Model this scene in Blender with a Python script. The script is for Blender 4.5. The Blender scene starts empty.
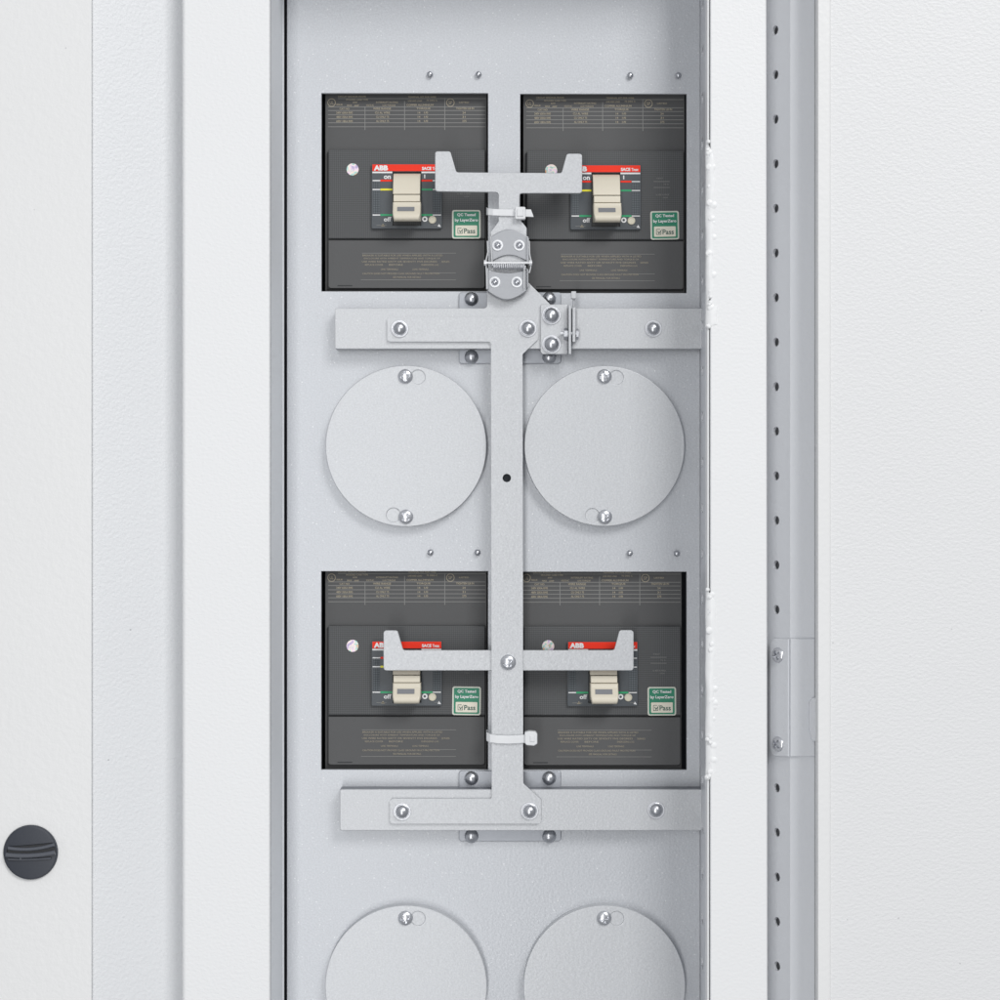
import bpy, bmesh, math, random
from mathutils import Vector, Matrix
random.seed(7)
S = 0.00085          # metres per unit (one unit = one millimetre-ish step on the mounting panel)
D = 2000.0           # camera distance in units
sc = bpy.context.scene
COL = sc.collection
PI = math.pi

def W(px, py, h):    # point seen at (px,py) standing h units proud of the mounting panel
    k = (D - h) / D
    return Vector(((px - 500) * k * S, -h * S, (500 - py) * k * S))

# ------------------------------------------------------------------ materials
def nodes(name):
    m = bpy.data.materials.new(name); m.use_nodes = True
    nt = m.node_tree; b = nt.nodes['Principled BSDF']
    return m, nt, b
def simple(name, col, rough=.5, metal=0., spec=.5, **kw):
    m, nt, b = nodes(name)
    b.inputs['Base Color'].default_value = (*col, 1)
    b.inputs['Roughness'].default_value = rough
    b.inputs['Metallic'].default_value = metal
    b.inputs['Specular IOR Level'].default_value = spec
    for k, v in kw.items(): b.inputs[k.replace('_', ' ')].default_value = v
    return m
def paint(name, col, rough, bump_px, bump, var=.03, fleck=0., metal=0., stretch=(1,1,1), dirt=0.):
    m, nt, b = nodes(name); N = nt.nodes; L = nt.links
    tc = N.new('ShaderNodeTexCoord')
    mp = N.new('ShaderNodeMapping'); mp.inputs['Scale'].default_value = stretch
    L.new(tc.outputs['Object'], mp.inputs[0])
    n1 = N.new('ShaderNodeTexNoise'); n1.inputs['Scale'].default_value = 1/(bump_px*S)
    n1.inputs['Detail'].default_value = 3; n1.inputs['Roughness'].default_value = .55
    L.new(mp.outputs[0], n1.inputs['Vector'])
    bp = N.new('ShaderNodeBump'); bp.inputs['Strength'].default_value = bump
    bp.inputs['Distance'].default_value = 1.0*S
    L.new(n1.outputs['Fac'], bp.inputs['Height']); L.new(bp.outputs[0], b.inputs['Normal'])
    n2 = N.new('ShaderNodeTexNoise'); n2.inputs['Scale'].default_value = 1/(160*S); n2.inputs['Detail'].default_value = 4
    L.new(tc.outputs['Object'], n2.inputs['Vector'])
    mx = N.new('ShaderNodeMix'); mx.data_type = 'RGBA'
    mx.inputs['A'].default_value = (*[c*(1-var) for c in col], 1)
    mx.inputs['B'].default_value = (*[min(1, c*(1+var)) for c in col], 1)
    L.new(n2.outputs['Fac'], mx.inputs['Factor'])
    out = mx.outputs['Result']
    if fleck:
        v = N.new('ShaderNodeTexVoronoi'); v.inputs['Scale'].default_value = 1/(3.6*S)
        L.new(tc.outputs['Object'], v.inputs['Vector'])
        r = N.new('ShaderNodeMapRange'); r.inputs['From Min'].default_value = .10; r.inputs['From Max'].default_value = .24
        r.inputs['To Min'].default_value = 1; r.inputs['To Max'].default_value = 0
        L.new(v.outputs['Distance'], r.inputs['Value'])
        sep = N.new('ShaderNodeSeparateColor'); L.new(v.outputs['Color'], sep.inputs[0])
        pw = N.new('ShaderNodeMath'); pw.operation = 'POWER'; pw.inputs[1].default_value = 4
        L.new(sep.outputs[0], pw.inputs[0])
        mu = N.new('ShaderNodeMath'); mu.operation = 'MULTIPLY'
        L.new(r.outputs[0], mu.inputs[0]); L.new(pw.outputs[0], mu.inputs[1])
        m3 = N.new('ShaderNodeMath'); m3.operation = 'MULTIPLY'; m3.inputs[1].default_value = fleck
        L.new(mu.outputs[0], m3.inputs[0])
        m2 = N.new('ShaderNodeMix'); m2.data_type = 'RGBA'; m2.inputs['B'].default_value = (.95, .95, .95, 1)
        L.new(m3.outputs[0], m2.inputs['Factor']); L.new(out, m2.inputs['A']); out = m2.outputs['Result']
        n4 = N.new('ShaderNodeTexNoise'); n4.inputs['Scale'].default_value = 1/(1.6*S); n4.inputs['Detail'].default_value = 1
        L.new(tc.outputs['Object'], n4.inputs['Vector'])
        r4 = N.new('ShaderNodeMapRange'); r4.inputs['From Min'].default_value = .3; r4.inputs['From Max'].default_value = .7
        r4.inputs['To Min'].default_value = .94; r4.inputs['To Max'].default_value = 1.06
        L.new(n4.outputs['Fac'], r4.inputs['Value'])
        m4 = N.new('ShaderNodeMix'); m4.data_type = 'RGBA'; m4.blend_type = 'MULTIPLY'; m4.inputs['Factor'].default_value = 1
        L.new(out, m4.inputs['A']); L.new(r4.outputs[0], m4.inputs['B']); out = m4.outputs['Result']
    if dirt:
        v = N.new('ShaderNodeTexVoronoi'); v.inputs['Scale'].default_value = 1/(38*S)
        L.new(tc.outputs['Object'], v.inputs['Vector'])
        r = N.new('ShaderNodeMapRange'); r.inputs['From Min'].default_value = .012; r.inputs['From Max'].default_value = .03
        r.inputs['To Min'].default_value = dirt; r.inputs['To Max'].default_value = 0
        L.new(v.outputs['Distance'], r.inputs['Value'])
        m2 = N.new('ShaderNodeMix'); m2.data_type = 'RGBA'; m2.inputs['B'].default_value = (.25, .25, .26, 1)
        L.new(r.outputs[0], m2.inputs['Factor']); L.new(out, m2.inputs['A']); out = m2.outputs['Result']
    L.new(out, b.inputs['Base Color'])
    b.inputs['Roughness'].default_value = rough; b.inputs['Metallic'].default_value = metal
    return m
def grid_plastic(name, col, pitch, amp, both):
    m, nt, b = nodes(name); N = nt.nodes; L = nt.links
    tc = N.new('ShaderNodeTexCoord'); sp = N.new('ShaderNodeSeparateXYZ'); L.new(tc.outputs['Object'], sp.inputs[0])
    outs = []
    for ax in (('X', 'Z') if both else ('Z',)):
        a = N.new('ShaderNodeMath'); a.operation = 'MULTIPLY'; a.inputs[1].default_value = 2*PI/(pitch*S)
        L.new(sp.outputs[ax], a.inputs[0])
        c = N.new('ShaderNodeMath'); c.operation = 'COSINE'; L.new(a.outputs[0], c.inputs[0])
        r = N.new('ShaderNodeMapRange'); r.inputs['From Min'].default_value = -1; r.inputs['From Max'].default_value = 1
        r.inputs['To Min'].default_value = 1-amp; r.inputs['To Max'].default_value = 1+amp
        L.new(c.outputs[0], r.inputs['Value']); outs.append(r.outputs[0])
    o = outs[0]
    if both:
        mu = N.new('ShaderNodeMath'); mu.operation = 'MULTIPLY'; L.new(outs[0], mu.inputs[0]); L.new(outs[1], mu.inputs[1]); o = mu.outputs[0]
    mx = N.new('ShaderNodeMix'); mx.data_type = 'RGBA'; mx.blend_type = 'MULTIPLY'; mx.inputs['Factor'].default_value = 1
    mx.inputs['A'].default_value = (*col, 1); L.new(o, mx.inputs['B']); L.new(mx.outputs['Result'], b.inputs['Base Color'])
    b.inputs['Roughness'].default_value = .58
    return m
def holo(name):
    m, nt, b = nodes(name); N = nt.nodes; L = nt.links
    tc = N.new('ShaderNodeTexCoord'); n = N.new('ShaderNodeTexNoise'); n.inputs['Scale'].default_value = 1/(4.5*S)
    n.inputs['Detail'].default_value = 1
    n.noise_dimensions = '4D'; oi = N.new('ShaderNodeObjectInfo'); mw = N.new('ShaderNodeMath'); mw.operation = 'MULTIPLY'; mw.inputs[1].default_value = 37
    L.new(oi.outputs['Random'], mw.inputs[0]); L.new(mw.outputs[0], n.inputs['W'])
    L.new(tc.outputs['Object'], n.inputs['Vector'])
    r = N.new('ShaderNodeValToRGB'); e = r.color_ramp.elements
    e[0].position = .3; e[0].color = (.42, .36, .55, 1); e[1].position = .7; e[1].color = (.8, .35, .15, 1)
    for p, c in ((.42, (.78, .62, .74, 1)), (.5, (.85, .74, .62, 1)), (.58, (.3, .6, .6, 1))):
        q = r.color_ramp.elements.new(p); q.color = c
    L.new(n.outputs['Fac'], r.inputs[0]); L.new(r.outputs[0], b.inputs['Base Color'])
    b.inputs['Metallic'].default_value = .2; b.inputs['Roughness'].default_value = .35
    return m
M = dict(
    white=paint('white powder coat', (.812, .816, .822), .46, 3.2, .42, .012, dirt=.0, stretch=(.8, 1, 1.25)),
    door=paint('white textured powder coat', (.765, .767, .772), .46, 3.2, .62, .015, dirt=.4, stretch=(.8, 1, 1.25)),
    doorflat=paint('white smooth powder coat', (.79, .79, .788), .4, 5.0, .35, .01, dirt=.35),
    recess=paint('white recess coat', (.735, .745, .76), .46, 3.0, .8, .015, dirt=.6),
    sidew=paint('pale side coat', (.84, .86, .885), .5, 3.2, .15, .02),  # one even pale tone for the left return wall
    post=paint('grey white post coat', (.70, .715, .745), .4, 3.2, .25, .02),
    panel=paint('silver grey powder coat', (.515, .53, .556), .37, 2.6, .17, .02, fleck=.5, metal=.3),
    disc=paint('silver grey cover coat', (.548, .560, .578), .38, 3.0, .14, .015, fleck=.25, metal=.3),
    bracket=paint('light grey bracket coat', (.53, .541, .558), .38, 2.4, .20, .02, fleck=.35, metal=.3),
    zinc=paint('zinc plated steel', (.37, .385, .415), .38, 6.0, .12, .10, metal=.55),
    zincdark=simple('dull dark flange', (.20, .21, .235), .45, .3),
    leaf=paint('dull stainless leaf', (.37, .38, .40), .42, 1.5, .06, .03, metal=.5, stretch=(1, 1, 6)),
    chrome=simple('bright plated screw', (.58, .59, .62), .30, 1.0),
    steel=simple('polished wire steel', (.80, .805, .82), .25, .45),
    dark=simple('painted hole shade', (.012, .016, .024), .6),
    body=paint('charcoal moulded plastic', (.084, .0845, .086), .58, 2.5, .10, .03),
    lower=paint('charcoal terminal cover plastic', (.088, .0885, .090), .58, 2.5, .10, .03),
    cover=grid_plastic('ribbed charcoal plastic', (.074, .0765, .079), 2.1, .16, True),
    face=simple('slate faceplate plastic', (.062, .072, .082), .4),
    facegrid=grid_plastic('dotted slate plastic', (.072, .084, .094), 2.3, .3, True),
    groove=simple('dark groove plastic', (.012, .013, .016), .5),
    print=simple('faint tan pad print', (.36, .32, .245), .6),
    rule=simple('faint grey pad print rule', (.23, .23, .222), .6),
    beige=simple('cream handle plastic', (.70, .645, .53), .38, Subsurface_Weight=.0),
    beige2=simple('cream button plastic', (.66, .62, .50), .4),
    washer=simple('zinc washer', (.70, .71, .74), .35, .45),
    coil=simple('grey spring wire', (.66, .67, .70), .3, .5), ridgelit=simple('latch ridge painted highlight', (.085, .092, .11), .35),
    screw=simple('zinc plated screw head', (.66, .67, .70), .24, .9),
    ring=simple('bright washer ring', (.86, .87, .89), .35, .2),
    window=simple('grey handle inlay', (.22, .225, .24), .3),
    red=simple('red print', (.88, .035, .012), .5, 0, .25), yellow=simple('yellow print', (.85, .78, .02), .4),
    green=simple('green print', (.01, .33, .13), .4), whitep=simple('white print', (.80, .80, .80), .4),
    sgreen=simple('sticker green', (.01, .22, .12), .4), scream=simple('sticker cream', (.78, .74, .62), .4),
    sborder=simple('sticker border', (.62, .64, .56), .35), ink=simple('sticker ink', (.03, .10, .08), .5),
    holo=holo('iridescent seal foil'),
    tie=simple('translucent nylon', (.86, .87, .885), .35, Transmission_Weight=.15),
    knob=paint('slate blue latch plastic', (.032, .037, .050), .42, 6, .06, .06),
    bead=paint('white sealant', (.84, .845, .85), .35, 3, .2, .01),
    lining=simple('grey lining and pinhole shade', (.60, .615, .645), .7),
    rear=simple('back sheet with painted shade', (.03, .035, .045), .7),
)

# ------------------------------------------------------------------ mesh builder
class MB:
    def __init__(s): s.bm = bmesh.new(); s.mats = []
    def mi(s, m):
        if m not in s.mats: s.mats.append(m)
        return s.mats.index(m)
    def faces(s, vs, fs, m):
        i = s.mi(m); bv = [s.bm.verts.new(v) for v in vs]; out = []
        for f in fs:
            try: q = s.bm.faces.new([bv[k] for k in f]); q.material_index = i; out.append(q)
            except ValueError: pass
        return out
    def merge(s, b2, m):
        me = bpy.data.meshes.new('tmp'); b2.to_mesh(me); b2.free()
        n = len(s.bm.faces); s.bm.from_mesh(me); s.bm.faces.ensure_lookup_table()
        i = s.mi(m)
        for f in s.bm.faces[n:]: f.material_index = i
        bpy.data.meshes.remove(me)
    def plate(s, pts, h1, h0, m, bevel=.8, holes=(), fn=None, seg=2):
        """outline given where its front face (h1) is; extruded straight back to h0"""
        fn = fn or W
        b = bmesh.new()
        loops = [pts] + list(holes); fl = []; edges = []
        for lp in loops:
            vs = [b.verts.new(fn(p[0], p[1], h1)) for p in lp]
            fl.append(vs)
            edges += [b.edges.new((vs[i], vs[(i+1) % len(vs)])) for i in range(len(vs))]
        if holes: r = bmesh.ops.triangle_fill(b, use_beauty=True, use_dissolve=False, edges=edges)
        else: b.faces.new(fl[0])
        back = Vector(fn(500, 500, h0)) - Vector(fn(500, 500, h1))
        for vs in fl:
            bk = [b.verts.new(v.co + back) for v in vs]
            n = len(vs)
            for i in range(n):
                b.faces.new((vs[i], vs[(i+1) % n], bk[(i+1) % n], bk[i]))
        bmesh.ops.recalc_face_normals(b, faces=b.faces[:])
        if bevel:
            bmesh.ops.bevel(b, geom=edges, offset=bevel*S, segments=seg, profile=.5, affect='EDGES', clamp_overlap=True)
        s.merge(b, m)
    def box(s, x0, y0, x1, y1, h1, h0, m, bevel=.6):
        s.plate([(x0, y0), (x1, y0), (x1, y1), (x0, y1)], h1, h0, m, bevel)
    def sheet(s, x0, y0, x1, y1, h, m, r=0):
        pts = [(x0, y0), (x1, y0), (x1, y1), (x0, y1)]
        if r: pts = rnd(pts, r, 4)
        s.faces([W(x, y, h) for x, y in pts], [list(range(len(pts)))[::-1]], m)
    def disc(s, cx, cy, r, h, m, n=32, r0=0):
        if r0:
            vs = [W(cx+q*math.cos(2*PI*i/n), cy+q*math.sin(2*PI*i/n), h) for q in (r0, r) for i in range(n)]
            s.faces(vs, [(i, (i+1) % n, n+(i+1) % n, n+i)[::-1] for i in range(n)], m)
        else:
            s.faces([W(cx+r*math.cos(2*PI*i/n), cy+r*math.sin(2*PI*i/n), h) for i in range(n)], [list(range(n))[::-1]], m)
    def lathe(s, cx, cy, h0, prof, m, n=32, fn=None, hexa=False, cross=0, rot=0):
        """prof = [(radius, height above h0)], axis towards the viewer; cross = half width of a driver recess"""
        o = W(cx, cy, h0); vs = []; nr = len(prof); kk = (D-h0)/D
        for r, z in prof:
            for i in range(n):
                a = 2*PI*i/n + rot; x, y = r*kk*math.cos(a), r*kk*math.sin(a); zz = z
                if cross and r < cross*3.9:
                    ca, sa = math.cos(rot), math.sin(rot)
                    u, v = x*ca+y*sa, -x*sa+y*ca
                    if min(abs(u), abs(v)) < cross: zz = z - cross*1.9
                p = Vector((x*S, -zz*S, y*S))
                if fn: p = fn @ p
                vs.append(o + p)
        fs = [(j*n+i, j*n+(i+1) % n, (j+1)*n+(i+1) % n, (j+1)*n+i) for j in range(nr-1) for i in range(n)]
        fs.append(list(range((nr-1)*n, nr*n)))
        fs2 = s.faces(vs, fs, m)
        bmesh.ops.recalc_face_normals(s.bm, faces=fs2)
    def tube(s, pts, r, m, n=10):
        pts = [Vector(p) for p in pts]; rings = []
        for i, p in enumerate(pts):
            t = (pts[min(i+1, len(pts)-1)] - pts[max(i-1, 0)]).normalized()
            a = Vector((0, 1, 0)) if abs(t.y) < .9 else Vector((1, 0, 0))
            u = t.cross(a).normalized(); v = t.cross(u)
            rings.append([p + (u*math.cos(2*PI*k/n)+v*math.sin(2*PI*k/n))*r*S for k in range(n)])
        vs = [q for g in rings for q in g]; k = len(rings)
        fs = [(j*n+i, j*n+(i+1) % n, (j+1)*n+(i+1) % n, (j+1)*n+i) for j in range(k-1) for i in range(n)]
        fs += [list(range(n)), list(range((k-1)*n, k*n))[::-1]]
        q = s.faces(vs, fs, m); bmesh.ops.recalc_face_normals(s.bm, faces=q)
    def prof(s, pts, y0, y1, m, slant=None):
        """vertical sheet: pts = [(px,h)] swept from y0 to y1 (world-vertical)"""
        a = [W(x, 500, h) for x, h in pts]; z0 = (500-y0)*S; z1 = (500-y1)*S; n = len(a)
        vs = [Vector((p.x, p.y, z0)) for p in a] + [Vector((p.x+(slant[i]*S if slant else 0), p.y, z1)) for i, p in enumerate(a)]
        q = s.faces(vs, [(i, i+1, n+i+1, n+i) for i in range(n-1)], m)
        return q
    def text(s, t, cx, cy, w, hgt, h, m, bold=0., font_shear=0.):
        c = bpy.data.curves.new('t', 'FONT'); c.body = t; c.size = 1; c.offset = bold; c.resolution_u = 3; c.shear = font_shear
        o = bpy.data.objects.new('t', c); COL.objects.link(o)
        bpy.context.view_layer.update()
        me = bpy.data.meshes.new_from_object(o.evaluated_get(bpy.context.evaluated_depsgraph_get()))
        bpy.data.objects.remove(o); bpy.data.curves.remove(c)
        if not me.vertices: return
        xs = [v.co.x for v in me.vertices]; ys = [v.co.y for v in me.vertices]
        x0, x1, y0, y1 = min(xs), max(xs), min(ys), max(ys)
        vs = [W(cx + ((v.co.x-x0)/(x1-x0)-.5)*w, cy - ((v.co.y-y0)/(y1-y0)-.5)*hgt, h) for v in me.vertices]
        s.faces(vs, [list(p.vertices) for p in me.polygons], m)
        bpy.data.meshes.remove(me)
    def build(s, name, parent=None, origin=None, angle=22, **tags):
        me = bpy.data.meshes.new(name); o = bpy.data.objects.new(name, me)
        if parent is not None:
            org = worldloc(parent)
        else: org = Vector(origin) if origin is not None else Vector((0, 0, 0))
        bmesh.ops.translate(s.bm, verts=s.bm.verts[:], vec=-org)
        s.bm.to_mesh(me); s.bm.free()
        for m in s.mats: me.materials.append(M[m])
        for p in me.polygons: p.use_smooth = True
        me.set_sharp_from_angle(angle=math.radians(angle))
        COL.objects.link(o)
        wn = o.modifiers.new('even_shading', 'WEIGHTED_NORMAL'); wn.keep_sharp = True; wn.weight = 100
        if parent is not None: o.parent = parent
        else: o.location = org
        o['_w'] = list(org)
        for k, v in tags.items(): o[k] = v
        return o
def worldloc(o): return Vector(o['_w'])
def thing(name, loc, label, cat, group=None):
    o = bpy.data.objects.new(name, None); COL.objects.link(o); o.location = loc; o.empty_display_size = .01
    o['_w'] = list(loc); o['label'] = label; o['category'] = cat
    if group: o['group'] = group
    return o
def copy_tree(o, parent=None):
    c = o.copy(); COL.objects.link(c)
    if parent is not None: c.parent = parent
    for ch in list(o.children): copy_tree(ch, c)
    return c
def rnd(pts, r, seg=5):
    """round polygon corners; r number or list"""
    n = len(pts); out = []
    for i in range(n):
        rr = r[i] if isinstance(r, (list, tuple)) else r
        p = Vector(pts[i]); a = Vector(pts[i-1]); b = Vector(pts[(i+1) % n])
        if rr <= 0: out.append(tuple(p)); continue
        u = (a-p).normalized(); v = (b-p).normalized(); ang = u.angle(v)
        t = min(rr/math.tan(ang/2), (a-p).length*.49, (b-p).length*.49); rr = t*math.tan(ang/2)
        c = p + (u+v).normalized()*(rr/math.sin(ang/2))
        s0 = p+u*t-c; s1 = p+v*t-c
        a0 = math.atan2(s0.y, s0.x); a1 = math.atan2(s1.y, s1.x); d = (a1-a0+PI) % (2*PI)-PI
        for k in range(seg+1):
            q = a0+d*k/seg; out.append((c.x+rr*math.cos(q), c.y+rr*math.sin(q)))
    return out
def circ(cx, cy, r, n=28, ry=None): return [(cx+r*math.cos(2*PI*i/n), cy+(ry or r)*math.sin(2*PI*i/n)) for i in range(n)]

YT, YB = -330, 1330
F = 115
# ------------------------------------------------------------------ enclosure
enc = thing('cabinet_enclosure', W(500, YB, 0), 'white powder coated switchgear enclosure framing the recessed breaker column', 'cabinet')
# left stile: face 182..270 with rounded edges and the return wall to the mounting panel
def arcp(x0, h0, x1, h1, bx, bh, n=5):   # quadratic corner
    return [((1-t)**2*x0+2*t*(1-t)*bx+t*t*x1, (1-t)**2*h0+2*t*(1-t)*bh+t*t*h1) for t in [k/n for k in range(n+1)]]
b = MB(); b.prof([(182.2, 55)] + arcp(182.2, F-5, 186, F, 182.2, F) + arcp(267, F, 270.6, F-5, 270.6, F) , YT, YB, 'white')
b.build('frame_stile', enc)
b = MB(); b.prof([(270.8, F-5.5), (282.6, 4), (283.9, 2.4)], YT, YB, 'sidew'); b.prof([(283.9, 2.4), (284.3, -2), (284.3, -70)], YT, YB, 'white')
b.build('side_wall', enc)
b = MB(); b.prof([(88, F-8), (92.6, F-4), (140, 96), (182.4, 76)], YT, YB, 'recess'); b.build('recess_strip', enc)
# right stile 711..766
b = MB(); b.prof([(709.9, F-20)] + arcp(709.9, F-3, 712, F, 709.9, F) + arcp(764, F, 766, F-3, 766, F) + [(766, 20)], YT, YB, 'white',
                 slant=[0]*7+[1.8]*7); b.build('frame_stile', enc, label='narrow white stile with chipped sealant along its inner edge')
b = MB(); b.prof(arcp(705.6, F-14, 708.2, F-2, 705.6, F-2)+arcp(708.2, F-2, 709.6, F-9, 709.6, F-2)+[(709.6, F-22)], YT, YB, 'bead'); b.build('edge_trim', enc)
# perforated inner wall on the right
wall_a, wall_b = W(700.2, 500, -2), W(705.4, 500, F-12)
dirv = Vector((wall_b.x-wall_a.x, wall_b.y-wall_a.y, 0)); Lw = dirv.length/S; dirv.normalize(); nrm = Vector((dirv.y, -dirv.x, 0)).normalized()
if nrm.x > 0: nrm = -nrm
def wallfn(u, v, t): return wall_a + dirv*(u*S) + Vector((0, 0, (500-v)*S)) + nrm*(t*S)
hy = [30.2+44.57*k for k in range(-7, 30)]
b = MB(); hol = [rnd([(Lw*.30, y-17), (Lw*.62, y-17), (Lw*.62, y-8), (Lw*.30, y-8)], 3, 3) for y in hy if YT+30 < y < YB-30]
b.plate([(0, YT), (Lw, YT), (Lw, YB), (0, YB)], 0, -2, 'post', 0, hol, fn=wallfn)
b.build('perforated_wall', enc)
b = MB(); b.prof([(704.5, -2), (712, F-20)], YT, YB, 'white'); b.build('wall_lining', enc)
# sealant beads on the right inner edge
def bead(y0, y1, w):
    b = MB(); n = int((y1-y0)/2.5); vs = []; m_ = 9
    for i in range(n+1):
        y = y0+(y1-y0)*i/n; env = min(1, math.sin(PI*min(max(i/n, .02), .98))*4)
        ww = w*env*(1+.14*math.sin(y*.043)+.05*math.sin(y*.31+1)); hh = (2.1+.5*math.sin(y*.07+w)+.22*math.sin(y*.19+w)+.12*math.sin(y*.53))*env
        for k in range(m_):
            a = PI*k/(m_-1)
            vs.append(W(705.4+ww*(1-math.cos(a))/2+.3*math.sin(y*.11), y, F-4+4.0*(k/(m_-1))+hh*math.sin(a)))
    b.faces(vs, [(i*m_+k, i*m_+k+1, (i+1)*m_+k+1, (i+1)*m_+k) for i in range(n) for k in range(m_-1)], 'bead')
    for q in range(4):
        yy = y0+(y1-y0)*(.01, .06, .95, .985)[q]; b.lathe(709+1.6*math.sin(yy), yy, F-.5, [(2.2+.8*math.sin(yy*3), 0), (1.9, .9), (1.0, 1.7), (.05, 1.9)], 'bead', 14)
    rr = random.Random(int(y0))
    for q in range(int((y1-y0)/9)):
        yy = rr.uniform(y0+4, y1-4); r_ = rr.uniform(1.6, 4.2); xx = 706.5+w*rr.uniform(.35, .95)
        b.lathe(xx, yy, F-.3, [(r_, 0), (r_*.85, r_*.14), (r_*.5, r_*.26), (.05, r_*.3)], 'bead', 12)
        if rr.random() < .35: b.lathe(707.5+rr.uniform(0, 2.4), yy+3, F+2.6, [(rr.uniform(.35, .8), 0), (.05, .2)], 'lining', 8)  # grey dots paint the dark of pinholes in the bead
    b.build('sealant_bead', enc)
bead(140, 305, 8.0); bead(303, 327, 10.5); bead(588, 745, 9.0); bead(737, 778, 8.5)
# perforated corner post (angled face with holes, then flat face)
ph0, ph1 = 40, 72
pa, pb = W(765.0, 500, ph0), W(790.3, 500, ph1)
pd = Vector((pb.x-pa.x, pb.y-pa.y, 0)); Lp = pd.length/S; pd.normalize(); pn = Vector((pd.y, -pd.x, 0))
if pn.y > 0: pn = -pn
def postfn(u, v, t): return pa + pd*(u*S) + Vector((0, 0, (500-v)*S)) + pn*(t*S)
def post_u(px):      # slope coordinate of the point seen at column px
    lo, hi = 0, Lp
    for _ in range(40):
        mid = (lo+hi)/2; p = postfn(mid, 500, 0); q = 500 + p.x/S*D/(D+p.y/S)
        if q < px: lo = mid
        else: hi = mid
    return lo
def post_v(py, u):
    p = postfn(u, 500, 0); return 500+(py-500)*(D+p.y/S)/D
b = MB(); hol = []
for y in hy:
    u = post_u(775.2+ (y/1000)*2.0); v = post_v(y, u)
    if YT+20 < v < YB-20 and not (640 < y < 760): hol.append(circ(u, v, 4.5, 20))
b.plate([(0, YT), (Lp, YT), (Lp, YB), (0, YB)], 0, -3, 'post', 0, hol, fn=postfn)
b.prof([(790.3, ph1-.1)] + [(791.5, ph1+.2), (814.6, ph1+1)], YT, YB, 'post')
b.build('corner_post', enc, angle=20)
b = MB(); b.prof([(766, ph0-16), (793, ph1-14)], YT, YB, 'lining'); b.build('hole_backing', enc)  # sheet added behind the holes, its grey sets their inner shade
b = MB(); b.faces([W(150, -400, -75), W(860, -400, -75), W(860, 1400, -75), W(150, 1400, -75)], [(0, 1, 2, 3)], 'rear'); b.build('back_sheet', enc)  # near-black colour stands in for the shade of the closed interior

# ------------------------------------------------------------------ doors
b = MB(); b.prof([(-420, F+3)] + arcp(90.3, F+3, 92, F, 92, F+3) + [(92.3, F-8)], YT, YB, 'doorflat'); dl = b.build('door', enc, label='plain white door at the left with a round dark latch')
# latch
k = MB()
cx, cy = 31, 852; hk = F+3
k.lathe(cx, cy, hk, [(27.2, 0), (27.2, 2.2), (26.4, 3.6), (24.5, 4.2), (10, 4.6), (0.1, 4.7)], 'knob', 56)
def ridge(y0, bend, r, hh, x0=-24, x1=24):
    pts = [W(cx+x0+(x1-x0)*t, cy+y0+bend*((t-.35)**2)-bend*.15, hh) for t in [i/14 for i in range(15)]]
    k.tube(pts, r, 'ridgelit', 10)  # lighter colour paints the highlight along each ridge
ridge(-4.2, -11, 1.7, hk+6.6, -23, 23); ridge(2.6, -8, 2.3, hk+6.8, -25, 24); ridge(7.0, -3, 1.0, hk+5.6, -23, 20)
k.plate(rnd([(cx-24.5, cy-5.0), (cx+22, cy-9), (cx+24.5, cy-1), (cx+23.5, cy+3.5), (cx-24, cy+6)], 2), hk+6.4, hk+2, 'groove', 1.2)  # near-black plate paints the shade in the grooves between ridges
k.lathe(cx+20.5, cy+.5, hk+6.0, [(2.6, 0), (2.4, .9), (.1, 1.3)], 'groove', 14)
k.lathe(cx-10.5, cy+5.8, hk+6.2, [(.9, 0), (.5, .8), (.05, .9)], 'whitep', 8)
k.build('latch', dl, label='round slate blue quarter turn latch')

b = MB(); b.prof([(831, F+4), (1430, F+4)], YT, YB, 'door')
b.lathe(981.5, 310.5, F+4, [(.7, 0), (.5, .4), (.05, .5)], 'lining', 8)
dr = b.build('door', enc, label='broad white textured door at the right')
b = MB(); b.prof([(815.0, 60), (815.0, ph1+5), (817.0, F+1)] + arcp(817.2, F+3, 819.5, F+6, 817.2, F+6) + [(828, F+6)] + arcp(828, F+6, 831, F+4, 830, F+6), YT, YB, 'doorflat'); b.build('rim', dr)
b = MB(); b.box(120, YT, 860, -88, F-.5, -2, 'white', 2); b.build('shade_header', enc)  # unseen header, added to shade the top of the mounting panel

# hinge plate on the post with two screws
hp = thing('hinge_plate', W(795, 757, ph1), 'rounded grey hinge plate screwed over the perforated post by the right door', 'hinge plate')
v0, v1 = post_v(640, Lp), post_v(757.5, Lp)
u0 = post_u(772.2)
b = MB()
b.plate(rnd([(u0, v0), (Lp+.6, v0-1), (Lp+.6, v1-1), (u0, v1+1)], [8, 0, 0, 8]), 3.0, .2, 'post', .8, fn=postfn)
b.plate([(790.4, 638.8), (814.8, 638.8), (814.8, 756.6), (790.4, 756.6)], ph1+4.2, ph1+.6, 'post', .7)
b.build('plate', hp)
b = MB(); b.plate(rnd([(809.3, 703), (812.5, 698), (816.6, 698), (816.6, 741), (812, 741), (810.5, 733), (809.3, 730)], 1.2), ph1+8, ph1+2, 'post', .6); b.build('tab', hp)
def dome(r, hgt, n=7): return [(r*math.cos(PI/2*i/n) if i < n else .05, hgt*math.sin(PI/2*i/n)) for i in range(n+1)]
def crossdome(r, hgt): 
    p = [(r, 0), (r, hgt*.25)]
    for i in range(1, 19):
        q = r*(1-i/18.); p.append((max(q, .05), hgt*(.25+.75*math.sqrt(max(0, 1-(q/r)**2)))))
    return p
rotm = Matrix.Rotation(-math.atan2(ph1-ph0, (pb.x-pa.x)/S)*.85, 4, 'Z')
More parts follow.
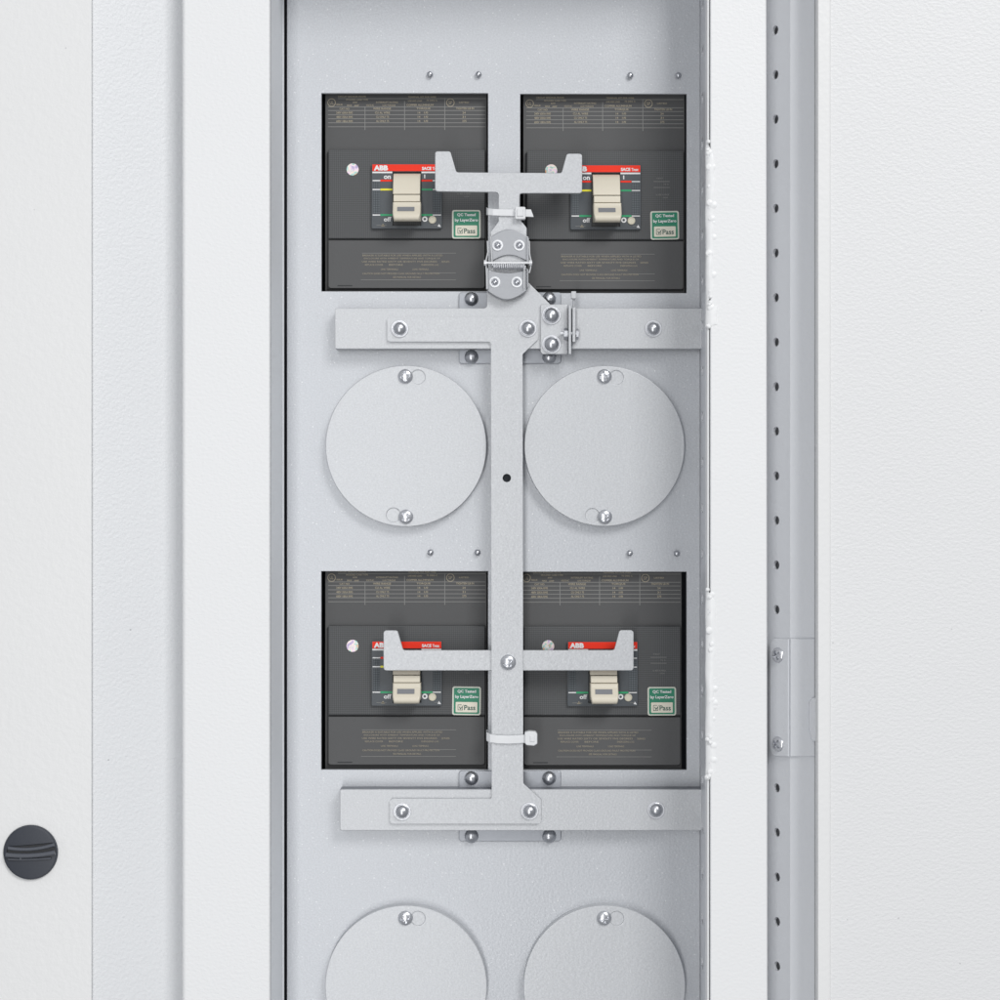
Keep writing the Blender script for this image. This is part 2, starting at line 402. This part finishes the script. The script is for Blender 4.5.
for yy, rr in ((655, .5), (744, .9)):
    b = MB(); u = post_u(779.8); p = postfn(u, post_v(yy, u), 2.4); hh = -p.y/S
    b.lathe(779.8, yy, hh, crossdome(8.0, 6), 'screw', 48, fn=rotm, cross=1.2, rot=rr); b.build('screw', hp)

# ------------------------------------------------------------------ mounting panel
mp = thing('mounting_panel', W(493, YB, 0), 'recessed silver grey speckled dead front panel with four breaker cutouts', 'panel')
b = MB(); cuts = [(321.5, 93.3, 488, 291.3), (520.3, 94, 686.6, 293), (321.3, 571.3, 488, 769.6), (520.3, 571.8, 686.6, 769.8)]
b.plate([(287, YT), (700.1, YT), (700.1, YB), (287, YB)], 0, -4, 'panel', .35, [[(c[0], c[1]), (c[2], c[1]), (c[2], c[3]), (c[0], c[3])] for c in cuts], seg=1)
b.build('panel_sheet', mp)
for x, y in ((430, 75), (478.5, 75), (630, 76), (678, 76), (430.5, 552.5), (477.5, 552.5), (629.5, 553.2), (676.5, 553.5)):
    b = MB(); b.lathe(x, y, 0, [(1.7, 0), (1.7, 2.2), (3.0, 3.0)] + [(3.1*math.cos(PI/2*i/5) if i < 5 else .05, 3.0+2.6*math.sin(PI/2*i/5)) for i in range(6)], 'chrome', 20); b.build('stud', mp)

# ------------------------------------------------------------------ round covers
def cover(cx, cy, r, sx, sy0, sy1, label, keys):
    t = thing('round_cover', W(cx, cy, 0), label, 'cover plate', 'round blanking covers on the mounting panel')
    b = MB(); H = 13
    kh = [circ(kx, ky, 7.0, 28) for kx, ky in keys]
    b.plate(circ(cx, cy, r, 128), H, -.0, 'disc', .9, kh, seg=3)
    for kx, ky in keys: b.disc(kx, ky, 7.6, H-1.3, 'disc', 28)
    b.build('disc', t)
    for (x, y, q) in ((sx, sy0, .2), (sx+.5, sy1, .7)):
        b = MB(); b.lathe(x, y, H, crossdome(7.3, 4.0), 'screw', 56, cross=1.2, rot=q); b.build('screw', t)
    return t
cover(406, 446, 80.6, 405.4, 376.5, 516.8, 'whole round cover left of the long bar between breaker rows', ((418, 377), (393.5, 515)))
cover(604.5, 446, 80.2, 604.3, 376.5, 516.8, 'whole round cover right of the long bar between breaker rows', ((616.5, 377.5), (592.5, 515.5)))
cover(406, 986.5, 81, 405.4, 918, 1056, 'round cover cut by the photo bottom, under the left end of the lower rail', ((418, 918.5), (393.5, 1055)))
cover(604.5, 986.5, 81, 604.0, 918, 1056, 'round cover cut by the bottom of the photo, nearest the right stile', ((616.8, 918.5), (592.5, 1055)))

# ------------------------------------------------------------------ circuit breaker
br = thing('circuit_breaker', W(404.5, 291, -10), 'charcoal breaker at upper left whose red band is partly covered by the fork tip', 'circuit breaker', 'moulded case breakers in the cutouts')
hA, hB, hC, hF = -13, -7, -6, -3.5
b = MB()
b.plate([(325.4, 91), (486.6, 91), (486.6, 296), (325.4, 296)], hA, -70, 'body', 0)
b.plate([(327.3, 152), (485, 152), (485, 289.3), (327.3, 289.3)], hA+2.5, hA-1, 'groove', .3)
# printed rating table
ht = hA+.35
for y, x0 in ((98.6, 338), (106.9, 328), (110.6, 328), (114.8, 328), (118.8, 328), (122.8, 328), (126.8, 328)):
    b.sheet(x0, y-.38, 485.5, y+.38, ht, 'rule')
for x, y0 in ((365, 107), (404.6, 101), (444.8, 98)): b.sheet(x-.4, y0, x+.4, 130, ht+.1, 'rule')
TT = [("CIRCUIT BREAKER FRAME", 352, 96.6, 28, 1.8), ("MOLDED CASE TYPE", 357, 99.7, 22, 1.7), ("600", 355, 102.3, 4.5, 1.6), ("ISSUE", 339.5, 104.6, 6, 1.6),
      ("MAX", 349.5, 105.4, 5, 1.8), ("AMP", 356.5, 105.6, 5, 1.8), ("VOLTS AC", 370, 105.2, 8, 1.8), ("CAT NO", 344.5, 108.8, 10, 1.9),
      ("240V 65KA RMS", 344.5, 112.7, 16.5, 2.3), ("480V 35KA RMS", 344.5, 117, 16.5, 2.3), ("600V 18KA RMS", 344.5, 121.2, 16.5, 2.3),
      ("INTERRUPT RATING", 387, 102.3, 22, 1.8), ("LUG TORQUE", 389, 105.4, 13, 1.9), ("WIRE RANGE", 382, 108.6, 18, 2.2), ("CU AL WIRE", 382.5, 112.7, 15, 2.2), ("CU ONLY 75", 382.5, 116.9, 13, 2.2), ("AL ONLY 75", 382.5, 121, 13, 2.2),
      ("TERMINAL KIT FOR WIRE", 422, 97, 28, 1.7), ("LINE AND LOAD", 415, 100.8, 14, 1.7), ("75 DEG C", 432, 100.4, 11, 1.7), ("COPPER ALUMINIUM", 420, 105, 27, 2.0), ("TORQUE", 423.5, 108.6, 14, 2.2),
      ("LISTED", 464, 102.4, 10, 1.6), ("TIGHTEN LB IN", 465, 108.4, 18, 2.2), ("24", 464, 112.7, 3.2, 2.1), ("31", 464, 116.9, 3.2, 2.1), ("275", 464.3, 121, 4.2, 2.2)]
for y in (112.7, 116.9, 121): TT += [("14", 419, y, 2.6, 2.1), ("1/0", 426, y, 4, 2.1)]
for t, x, y, w, hh in TT: b.text(t, x, y, w, hh, ht+.15, 'print', .028)
for x, n_ in ((331.6, 'UL'), (450.4, 'SP')):
    b.disc(x, 102.6, 4.2, ht+.15, 'print', 24, 3.4); b.text(n_, x, 102.6, 3.8, 3.2, ht+.2, 'print', .01)
b.build('housing', br)
# raised middle cover
b = MB()
b.plate(rnd([(328.3, 149.6), (485.2, 149.6), (485.2, 238.6), (328.3, 238.6)], .8, 2), hB, hA-2, 'cover', .9)
b.text("TEST", 461, 177.4, 7, 1.4, hB+.25, 'rule'); b.sheet(455, 180.3, 471, 180.8, hB+.2, 'rule'); b.sheet(455, 186.2, 471, 186.7, hB+.2, 'rule')
b.text("7X In", 467.5, 183.3, 5, 1.4, hB+.25, 'rule'); b.text("In 400 A MAX", 464, 193.8, 13, 1.7, hB+.25, 'rule'); b.text("10X", 467, 196.6, 5, 1.4, hB+.25, 'rule')
b.build('front_cover', br)
# lower terminal cover
b = MB()
b.plate(rnd([(328.4, 240.3), (484.8, 240.3), (484.8, 288.2), (328.4, 288.2)], [.5, .5, 2.5, 2.5], 3), hC, hA-2, 'lower', 1.3)
b.sheet(337.5, 285.2, 352.3, 286.1, hC+.25, 'groove')
hl = hC+.25
for y, x0 in ((253.2, 362), (273.0, 430), (279.8, 361)): b.sheet(x0, y-.25, 456, y+.25, hl, 'rule')
for t, x, y, w in (("BREAKER IS SUITABLE FOR USE WHEN APPLIED WITH A LISTED", 402.5, 255.4, 80), ("ENCLOSURE WITH AMBIENT TEMPERATURE AND TORQUE OF", 402, 258.5, 76),
                   ("USE WIRE RATED SIXTY OR SEVENTY FIVE DEGREES", 399.5, 261.6, 75), ("SERIES", 445.5, 261.7, 8), ("REPLACE COVER", 374, 264.8, 18), ("BEFORE", 396, 264.8, 14), ("ENERGIZING LUG", 430, 264.8, 17),
                   ("LINE TERMINALS", 389.5, 269.3, 17), ("LOAD TERMINALS", 420.5, 269.3, 16), ("CAUTION DOES NOT PROVIDE CLASS GROUND FAULT PROTECTION", 401, 273.6, 77), ("SEE MANUAL FOR DETAILS", 407, 277.2, 28)):
    b.text(t, x, y, w, 1.75, hl+.1, 'print', .0)
b.build('terminal_cover', br)
# face plate
b = MB()
x0, y0, x1, y1 = 371.6, 163.6, 442, 228.6
slot = [(392.6, 171.6), (421.2, 171.6), (421.2, 225.6), (392.6, 225.6)]
b.plate(rnd([(x0, y0), (x1, y0), (x1, y1), (x0, y1)], 1.4, 3), hF, hB-1, 'face', .7, [slot])
b.faces([W(392, 171, hF-9), W(422, 171, hF-9), W(422, 226, hF-9), W(392, 226, hF-9)], [(3, 2, 1, 0)], 'groove')
hf = hF+.25
b.sheet(372.4, 164.4, 441.3, 171.1, hf, 'red')
for xa, xb in ((372.4, 392.3), (421.5, 441.3)): b.sheet(xa, 171.6, xb, 173.2, hf, 'whitep')
b.text("ABB", 380.9, 167.9, 14.2, 5.2, hf+.3, 'whitep', .06)
b.text("SACE", 426.6, 168.4, 9.4, 3.2, hf+.3, 'whitep', .045); b.text("Tmax", 435.9, 168.5, 7.0, 3.0, hf+.3, 'whitep', .03)
b.text("on", 387.3, 177.3, 7.0, 3.5, hf+.2, 'whitep', .03); b.text("I", 424.7, 176.4, 1.1, 3.8, hf+.2, 'whitep', .03)
for y, cl, cr in ((180.6, 'red', 'red'), (189.5, 'yellow', 'green'), (215.0, 'green', 'green')):
    b.sheet(380.4, y-.95, 392.3, y+.95, hf, cl); b.sheet(421.5, y-.95, 432.4, y+.95, hf, cr)
    b.sheet(372.6, y-.55, 380.2, y+.55, hf, 'whitep'); b.sheet(432.8, y-.45, 441, y+.45, hf, 'whitep')
b.text("off", 387.5, 219.2, 7.4, 4.6, hf+.2, 'whitep', .03); b.disc(424.8, 219.1, 2.7, hf+.2, 'whitep', 20, 1.3)
b.sheet(376.5, 225.1, 386.5, 225.6, hf, 'rule'); b.faces([W(381, 226.3, hf), W(383, 223.6, hf), W(385, 226.3, hf)], [(0, 1, 2)], 'print')
b.sheet(434, 225.0, 439, 225.4, hf, 'rule'); b.faces([W(437.5, 226.4, hf), W(439, 223.9, hf), W(441, 227.0, hf)], [(0, 1, 2)], 'whitep')
for xa, xb in ((373.2, 379.8), (432.8, 440.8)):
    b.sheet(xa, 191.2, xb, 213.6, hf-.1, 'facegrid'); b.sheet(xa, 182.0, xb, 188.4, hf-.1, 'facegrid')
fp = b.build('faceplate', br)
# toggle: side profile swept in x
pb_ = 228.6
prof_ = [(55.5, -7), (54.8, -2), (52, 2.5), (47, 6), (41, 8.6), (36, 10.4), (32.6, 11.2), (32.3, 10.4)]
profm = [(31.8, 10.2), (31.5, 11.4), (28, 12.4), (25.0, 12.6), (24.8, 10)]
prof2 = [(24.5, 10), (24.3, 13.2), (23.6, 14.2), (22.0, 14.6), (20.6, 15.0), (19.6, 15.6), (13.2, 20.2), (11.2, 21.8), (8.8, 22.8), (6.4, 22.4), (4.8, 20.6), (4.2, 17.4), (6.5, 8), (7.5, -8)]
base_y = 500+(pb_-500)*(D-hF)/D
def Wr(x, v, h): # true position: x as seen on faceplate plane, v units above faceplate bottom
    return Vector(((x-500)*(D-hF)/D*S, -h*S, (500-base_y+v)*S))
def toggle_strip(pr, xa, xb, m, name, inset=1.0, taper=0.):
    b = MB(); vs = []; n = len(pr); K = 6
    cols = [(xa, 1.)] + [(xa+inset*(1-math.cos(PI/2*k/K)), 1-math.sin(PI/2*k/K)) for k in range(1, K+1)]
    cols += [(xa+xb-x, q) for x, q in cols[::-1]]; c_ = (xa+xb)/2
    for x, q in cols:
        for v, h in pr:
            tp = taper*max(0, min(1, (14-v)/9))**1.6
            vs.append(Wr(c_+(x-c_)*(1-tp), v, h-q*inset*.9))
    nc = len(cols)
    b.faces(vs, [(c*n+i, c*n+i+1, (c+1)*n+i+1, (c+1)*n+i) for c in range(nc-1) for i in range(n-1)], m)
    for c, x in ((0, xa), (nc-1, xb)):
        ring = list(range(c*n, c*n+n)); b.faces([vs[q] for q in ring] + [Wr(x, pr[-1][0], -8), Wr(x, pr[0][0], -8)], [list(range(n+2))], m)
    bmesh.ops.recalc_face_normals(b.bm, faces=b.bm.faces[:])
    return b
b = toggle_strip(prof_, 393.6, 420.6, 'beige', 'shroud')
b.build('toggle_shroud', br, angle=50)
b = toggle_strip(profm, 394.2, 420.6, 'beige', 'neck', .8); b.build('toggle_neck', br, angle=50)
b = toggle_strip(prof2, 393.7, 421.4, 'beige', 'toggle', 1.9, .10)
# inlay on the sloping top of the grip
def onslope(t, off): 
    a, c = (19.6, 15.6), (13.2, 20.2); return a[0]+(c[0]-a[0])*t+off*.7, a[1]+(c[1]-a[1])*t+off*.7
vs = []
for x, t in ((398.3, .16), (415.4, .16), (415.4, .88), (398.3, .88)):
    v, h = onslope(t, .35); vs.append(Wr(x, v, h))
b.faces(vs, [(0, 1, 2, 3)], 'window')
b.build('toggle_handle', br, angle=40)
b = MB(); b.lathe(432.4, 219.9, hF, [(3.9, 0), (3.9, .8), (3.5, 1.3), (3.0, 1.4), (2.7, .9), (.05, .9)], 'beige2', 28); b.build('trip_button', br)
b = MB(); b.lathe(352.6, 169.5, hB, [(6.1, 0), (6.1, .4), (5.9, .5), (.05, .5)], 'holo', 36); b.text('OK', 351.4, 170.6, 5.5, 2.6, hB+.8, 'whitep', .05); b.build('seal_sticker', br)
b = MB()
b.plate(rnd([(452, 210), (480.6, 210), (480.6, 238.6), (452, 238.6)], 2.2, 4), hB+.9, hB+.1, 'sborder', 0)
b.sheet(453.6, 211.4, 479.1, 237.2, hB+1.0, 'sgreen', 1.2); b.sheet(455.5, 225.4, 477.2, 235.7, hB+1.2, 'scream', .8)
b.text("QC Tested", 466.4, 214.9, 18.5, 3.4, hB+1.3, 'whitep', .03); b.text("by LayerZero", 466.4, 220.4, 23.0, 3.8, hB+1.3, 'whitep', .03)
b.text("Pass", 469.6, 230.9, 11.2, 5.0, hB+1.4, 'ink', .015)
for (xa, ya, xb, yb) in ((457.6, 228, 458.1, 233.6), (457.6, 233.1, 462.6, 233.6), (462.1, 229.5, 462.6, 233.6), (457.6, 228, 461.5, 228.5)): b.sheet(xa, ya, xb, yb, hB+1.4, 'ink')
b.faces([W(458.9, 230.2, hB+1.5), W(459.8, 230.0, hB+1.5), W(460.3, 231.6, hB+1.5), W(464.2, 227.2, hB+1.5), W(460.4, 233.0, hB+1.5)], [(0, 1, 2, 4), (2, 3, 4)], 'ink')
b.build('test_sticker', br)
base = Vector(br['_w'])
for dx, dy, lab in ((199.3, 1.0, 'charcoal breaker at upper right, its cream handle and SACE Tmax print fully visible'),
                    (0, 478.0, 'charcoal breaker at lower left, red band crossed by the left tip of the lower fork'),
                    (196.2, 478.4, 'charcoal breaker at lower right, behind the right tip of the lower fork')):
    c = copy_tree(br); c.location = base + Vector((dx*S, 0, -dy*S)); c['label'] = lab
    for ch in c.children:
        if ch.name.startswith('test_sticker'):
            ctr = W(466.3, 224.3, hB) - base; ang = math.radians({1.0: -.9, 478.0: .7, 478.4: -.3}[dy])
            rm = Matrix.Rotation(ang, 3, 'Y'); ch.rotation_euler = (0, ang, 0); ch.location = ctr - rm @ ctr + Vector((.3*S*ang*60, 0, 0))

# ------------------------------------------------------------------ backing plates
def backing(y0, y1, ys0, ys1, label):
    t = thing('backing_plate', W(510, y1, 0), label, 'plate', 'backing plates behind the rails')
    b = MB(); b.plate(rnd([(458.8, y0), (561, y0), (561, y1), (458.8, y1)], 3), 3, .1, 'zinc', .6); b.build('plate', t)
    for x, y, q in ((471.4, ys0, .3), (549, ys0, .9), (471.4, ys1, 1.2), (549, ys1, .5)):
        b = MB(); b.lathe(x, y, 3, [(6.6, 0), (6.9, 1.4)] + [(6.9*math.cos(PI/2*i/8) if i < 8 else .05, 1.4+5.4*math.sin(PI/2*i/8)) for i in range(1, 9)], 'chrome', 36); b.build('screw', t)
backing(292.3, 363.6, 299, 357, 'zinc plate with four domed screws behind the upper rail')
backing(770.8, 841.3, 778, 836, 'zinc plate with four domed screws behind the lower rail')

# ------------------------------------------------------------------ rails
HR = 22
def bolt(t, x, y, h, r=9, q=0):
    b = MB()
    b.lathe(x, y, h, [(r, 0), (r, .9), (r-.5, 1.3), (r-2.2, 1.3)], 'washer', 40)
    b.lathe(x, y, h+1.2, [(r-1.6, 0), (r-1.6, .5), (r-2.0, .7), (r-2.4, .7)], 'chrome', 40)
    b.lathe(x, y, h+1.6, [(r-2.4, 0), (r-2.4, 1.6)] + [((r-2.4)*math.cos(PI/2*i/9) if i < 9 else .05, 1.6+(r-4.2)*math.sin(PI/2*i/9)) for i in range(1, 10)], 'chrome', 6*7, rot=q)
    b.build('bolt', t)
def rail(outline, rad, y_top, y_bot, x_left, label):
    t = thing('support_rail', W(518, y_bot, HR), label, 'rail', 'support rails under the locking bar')
    b = MB(); b.plate(rnd(outline, rad, 4), HR, HR-3, 'bracket', .8, seg=3)
    # flanges running back to the panel
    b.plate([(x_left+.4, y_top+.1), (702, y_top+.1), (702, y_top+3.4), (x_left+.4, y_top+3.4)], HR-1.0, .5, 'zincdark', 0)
    b.plate([(x_left+.4, y_bot-3.4), (702, y_bot-3.4), (702, y_bot-.1), (x_left+.4, y_bot-.1)], HR-1.0, 4, 'bracket', 0)
    b.build('channel', t); return t
r1 = rail([(335, 308.3), (487, 308.3), (487, 268), (527, 268), (527, 281), (553.5, 307.6), (553.5, 308.3), (702, 308.3), (702, 348.7), (335, 348.7)],
          [2, 3, 1, 1, 0, 0, 0, 0, 0, 2], 308.3, 348.7, 335, 'upper grey rail carrying the spring hinge and latch bracket')
bolt(r1, 653.3, 328.6, HR, 8.6)
r2 = rail([(339.8, 789.4), (702, 789.4), (702, 830.6), (339.8, 830.6)], [2, 0, 0, 2], 789.4, 830.6, 339.8, 'lower grey rail holding the foot of the long bar')
bolt(r2, 656, 810, HR, 8.8)

# ------------------------------------------------------------------ long locking bar
HB = HR+3.6
lb = thing('locking_bar', W(507, 830, HR), 'long grey vertical bar joining the upper and lower rails', 'bar')
b = MB()
out = [(387.3, 316.8), (531, 316.8), (538, 325.5), (538, 339.5), (522.6, 354), (523.2, 783.5), (541.2, 799.5), (541.2, 823.6), (390, 823.6), (390, 798.6), (491.8, 798.6), (491, 341.6), (387.3, 341.6)]
b.plate(rnd(out, [3, 4, 5, 3, 2, 4, 3, 3, 3, 3, 1.5, 2.5, 3], 4), HB, HR+.2, 'bracket', .8, [circ(506.8, 478, 4.2, 22)], seg=3)
b.lathe(506.8, 478, HR-3, [(4.8, 0), (.05, 0)], 'dark', 20)  # near-black disc paints the shade inside the hole
b.build('bar_plate', lb)
for x, y in ((399.7, 328.8), (528, 328.4), (402.2, 811.6), (529.6, 811)): bolt(lb, x, y, HB, 8.9, .3)
b = MB(); b.lathe(508.2, 662.2, HB, crossdome(7.7, 4.2), 'screw', 56, cross=1.25, rot=.6); b.build('screw', lb)

# lower fork (behind the bar)
lf = thing('trip_fork', W(508, 670, 18), 'lower grey fork crossing behind the long bar, tips over both lower breakers', 'fork')
b = MB()
out = [(383.4, 630.4), (397.6, 630.4), (403.2, 650.2), (614.2, 650.2), (619.5, 630.2), (633.7, 630.2), (633.7, 670.6), (383.4, 670.6)]
b.plate(rnd(out, [3, 3, 2.5, 2.5, 3, 3, 3, 3], 4), HR, HR-3.2, 'bracket', .8, seg=3); b.build('fork_plate', lf)

# upper fork with stem
uf = thing('trip_fork', W(508, 230, 24), 'upper grey fork with a short stem above the spring hinge, tips at both upper handles', 'fork')
b = MB(); HU = 31
out = [(435, 151.2), (450.4, 151.2), (456.4, 172.2), (561.5, 173), (566.8, 153.6), (582.2, 153.6), (582.2, 193.3), (519.6, 193.3), (519.6, 218.5), (526.8, 228), (526.8, 262), (490.4, 262), (490.4, 232), (498.4, 221.5), (498.4, 192.3), (435, 191.4)]
b.plate(rnd(out, [2.5, 3, 2.5, 2.5, 3, 3, 3, 2.5, 2, 2, 0, 0, 2, 2, 3, 3], 4), HU, HU-3.5, 'bracket', .8, seg=3); b.build('fork_plate', uf)

# ------------------------------------------------------------------ spring hinge
sh = thing('spring_hinge', W(509, 299, HR), 'dull steel spring hinge with four screws below the upper fork', 'hinge')
def archpts(x0, x1, yt, yb, bulge_t, bulge_b, n=14):
    top = [(x0+(x1-x0)*i/n, yt-bulge_t*math.sin(PI*i/n)) for i in range(n+1)]
    bot = [(x1+(x0-x1)*i/n, yb+bulge_b*math.sin(PI*i/n)) for i in range(n+1)]
    return top+bot
b = MB(); b.plate(archpts(490.2, 528.6, 237.0, 262.2, 7.8, -7.2), HU+3, HU+.3, 'leaf', .7); b.build('leaf', sh)
b = MB(); b.plate(archpts(487.4, 526.6, 269.5, 291.0, -3.5, 8.6), HU+3, HU-6, 'leaf', .7); b.build('leaf', sh)
for x, y in ((497.6, 245.4), (519.2, 245.4), (494.8, 282.2), (516.8, 282.2)):
    b = MB(); b.lathe(x, y, HU+3, [(5.7, 0), (5.6, .7), (5.0, 1.1), (3.9, 1.0), (3.6, .1), (.05, .1)], 'ring', 36)
    b.lathe(x, y, HU+3.1, [(3.7, 0), (3.5, .5)] + [(3.3*math.cos(PI/2*i/8) if i < 8 else .05, .5+2.2*math.sin(PI/2*i/8)) for i in range(9)], 'chrome', 40, cross=.7, rot=.4)
    b.build('screw', sh)
hs = HU+7
b = MB(); b.tube([W(484.6, 262.8, hs), W(532.2, 262.8, hs)], 1.3, 'steel', 12)
for x in (485.4, 530.6): b.tube([W(x-1.4, 262.8, hs), W(x+1.4, 262.8, hs)], 2.9, 'steel', 16)
b.build('pin', sh)
b = MB(); pts = []
for i in range(18*14+1):
    a = 2*PI*i/14; pts.append(W(492.5+(i/(18*14))*33, 266.0, hs-3.0)+Vector((0, -math.cos(a)*3.6*S, math.sin(a)*3.6*S)))
b.tube(pts, .58, 'coil', 6); b.build('spring', sh)
for xs in ([(490.9, 236.5), (491.2, 250), (492.2, 263.5)], [(487.4, 241), (487.9, 252), (485.6, 262)], [(529.2, 241), (529.6, 254), (531.2, 262)], [(524.5, 266), (524.2, 278), (524.3, 288)], [(486, 264), (486.6, 276), (486.8, 289)], [(531, 263), (530.6, 268), (529.2, 273)]):
    b = MB(); b.tube([W(x, y, hs-1) for x, y in xs], .7, 'steel', 8); b.build('spring_arm', sh)
for q, ha, hb in (([(526.6, 236.5), (529, 238), (529, 262), (526.6, 262)], HU+5, HU), ([(486.0, 268), (488.6, 268), (488.6, 290), (486.0, 288)], HU+4.5, HU-5), ([(526.8, 269), (528.4, 269), (528.4, 286), (526.8, 289)], HU+5, HU-5)):
    b = MB(); b.plate(q, ha, hb, 'leaf', .3); b.build('leaf_lug', sh)

# ------------------------------------------------------------------ latch bracket
la = thing('latch_bracket', W(556, 354, HR), 'small bolted angle bracket with an upright tab beside the spring hinge', 'bracket')
b = MB(); b.plate(rnd([(540.5, 304.4), (567.5, 304.4), (567.5, 354.2), (542.5, 354.2), (540.5, 352)], 1.5), HR+3.4, HR+.2, 'bracket', .6)
b.plate([(568.6, 305), (571.2, 305), (571.2, 354.2), (568.6, 354.2)], HR+16, HR, 'bracket', .5); b.build('angle', la)
b = MB(); b.plate(rnd([(572.4, 307.5), (575.6, 307.5), (575.6, 342), (572.4, 342)], .8), HR+13, HR+3, 'bracket', .5)
b.plate([(572.8, 296), (575.2, 296), (575.2, 309), (572.8, 309)], HR+5, HR+2, 'leaf', .3)
b.plate(rnd([(571.2, 291.2), (576.2, 291.2), (576.2, 298.6), (571.2, 298.6)], .8), HR+9, HR+2, 'bracket', .5); b.build('tab', la)
for y in (315.2, 344.3): bolt(la, 551.4, y, HR+3.4, 9.6)
b = MB(); b.tube([W(560.6, 333.4, HR+9), W(579, 333.6, HR+9)], 1.9, 'coil', 12)
b.tube([W(563.9, 334, HR+8), W(567.6, 334, HR+8)], 5.6, 'chrome', 6); b.tube([W(576.2, 334.2, HR+8), W(578.4, 334.2, HR+8)], 5.6, 'chrome', 6); b.build('cross_bolt', la)

# ------------------------------------------------------------------ cable ties
def strap(b, pts, w, m='tie'):
    """flat band: pts = [(x,y,h)] centre line, width w along the picture vertical"""
    vs = []
    for x, y, h in pts:
        for dy, dh in ((-w/2, -.4), (-w/2+.6, .5), (w/2-.6, .5), (w/2, -.4)): vs.append(W(x, y+dy, h+dh))
    n = len(pts); b.faces(vs, [(i*4+k, i*4+k+1, (i+1)*4+k+1, (i+1)*4+k) for i in range(n-1) for k in range(3)], m)
t1 = thing('cable_tie', W(505, 218, HU), 'white cable tie round the stem of the upper fork, tail pointing right', 'cable tie')
b = MB(); strap(b, [(487, 210.5, 18), (486.3, 211.2, HU-6), (488, 211.8, HU-1), (493, 212.3, HU+1.5), (500, 212.6, HU+2), (510, 212.8, HU+2), (518, 213, HU+2.3)], 7); b.build('strap', t1)
b = MB(); b.plate(rnd([(514.9, 206.6), (525.6, 206.6), (525.6, 219.2), (514.9, 219.2)], 1.5), HU+8, HU+.5, 'tie', 1.2, seg=3)
b.plate([(516.8, 209.2), (523.4, 209.2), (523.4, 216.4), (516.8, 216.4)], HU+9, HU+7, 'tie', .8); b.build('head', t1)
b = MB(); b.plate([(525, 209.2), (531, 209.4), (533.8, 217), (525, 216.6)], HU+4, HU+2.6, 'tie', .4); b.build('tail', t1)
t2 = thing('cable_tie', W(508, 746, HB), 'white cable tie round the lower part of the long bar, head at the right', 'cable tie')
b = MB(); strap(b, [(488.4, 733, HB-16), (486.2, 734.5, HB-8), (486.6, 736.6, HB-2), (490, 738.4, HB+1.2), (497, 739.4, HB+2.4), (508, 739.8, HB+2.8), (518, 739.4, HB+2.6), (525, 738.8, HB+2)], 8.6); b.build('strap', t2)
b = MB(); b.plate(rnd([(524.6, 732.4), (529, 731.2), (535.5, 731.6), (537.4, 734), (537.4, 744), (534, 746), (526.5, 745.4), (524.6, 743)], 1.4), HB+5.5, HB-4, 'tie', 1.6, seg=3)
b.plate([(530, 736), (534.6, 736), (534.6, 742), (530, 742)], HB+6.3, HB+4.5, 'tie', .6); b.build('head', t2)

for o in bpy.data.objects:
    if '_w' in o: del o['_w']

# ------------------------------------------------------------------ light
w = bpy.data.worlds.new('World'); sc.world = w; w.use_nodes = True
nt = w.node_tree; bg = nt.nodes['Background']
tc = nt.nodes.new('ShaderNodeTexCoord'); sp = nt.nodes.new('ShaderNodeSeparateXYZ'); rp = nt.nodes.new('ShaderNodeValToRGB')
mr = nt.nodes.new('ShaderNodeMapRange'); mr.inputs['From Min'].default_value = -1; mr.inputs['From Max'].default_value = 1
nt.links.new(tc.outputs['Generated'], sp.inputs[0]); nt.links.new(sp.outputs['Z'], mr.inputs['Value']); nt.links.new(mr.outputs[0], rp.inputs[0])
e = rp.color_ramp.elements; e[0].position = .25; e[0].color = (.44, .455, .48, 1); e[1].position = .8; e[1].color = (.80, .82, .85, 1)
nt.links.new(rp.outputs[0], bg.inputs[0]); bg.inputs[1].default_value = .64
def area(name, loc, tgt, size, power, col=(1, 1, 1), sy=None):
    l = bpy.data.lights.new(name, 'AREA'); l.energy = power; l.color = col; l.size = size
    if sy: l.shape = 'RECTANGLE'; l.size_y = sy
    o = bpy.data.objects.new(name, l); COL.objects.link(o); o.location = loc
    o.rotation_euler = (Vector(tgt)-Vector(loc)).to_track_quat('-Z', 'Y').to_euler(); return o
area('softbox_key', (1.9, -4.2, 3.0), (0, 0, -.05), 1.8, 144, (1, .995, .985))
area('strip_softbox', (-.34, -2.4, -.30), (-.1, 0, 0), .36, 17.0, (1, .997, .99), sy=2.8)

# ------------------------------------------------------------------ camera
cam = bpy.data.cameras.new('Camera'); cam.sensor_width = 36; cam.lens = 36*D/1000; cam.clip_end = 50; cam.clip_start = .05
co = bpy.data.objects.new('Camera', cam); COL.objects.link(co); co.location = (0, -D*S, 0); co.rotation_euler = (PI/2, 0, 0); sc.camera = co
sc.view_settings.view_transform = 'Standard'; sc.view_settings.look = 'None'; sc.view_settings.exposure = 0; sc.view_settings.gamma = 1
sc.render.engine = 'CYCLES'; sc.render.resolution_x = 1024; sc.render.resolution_y = 1024
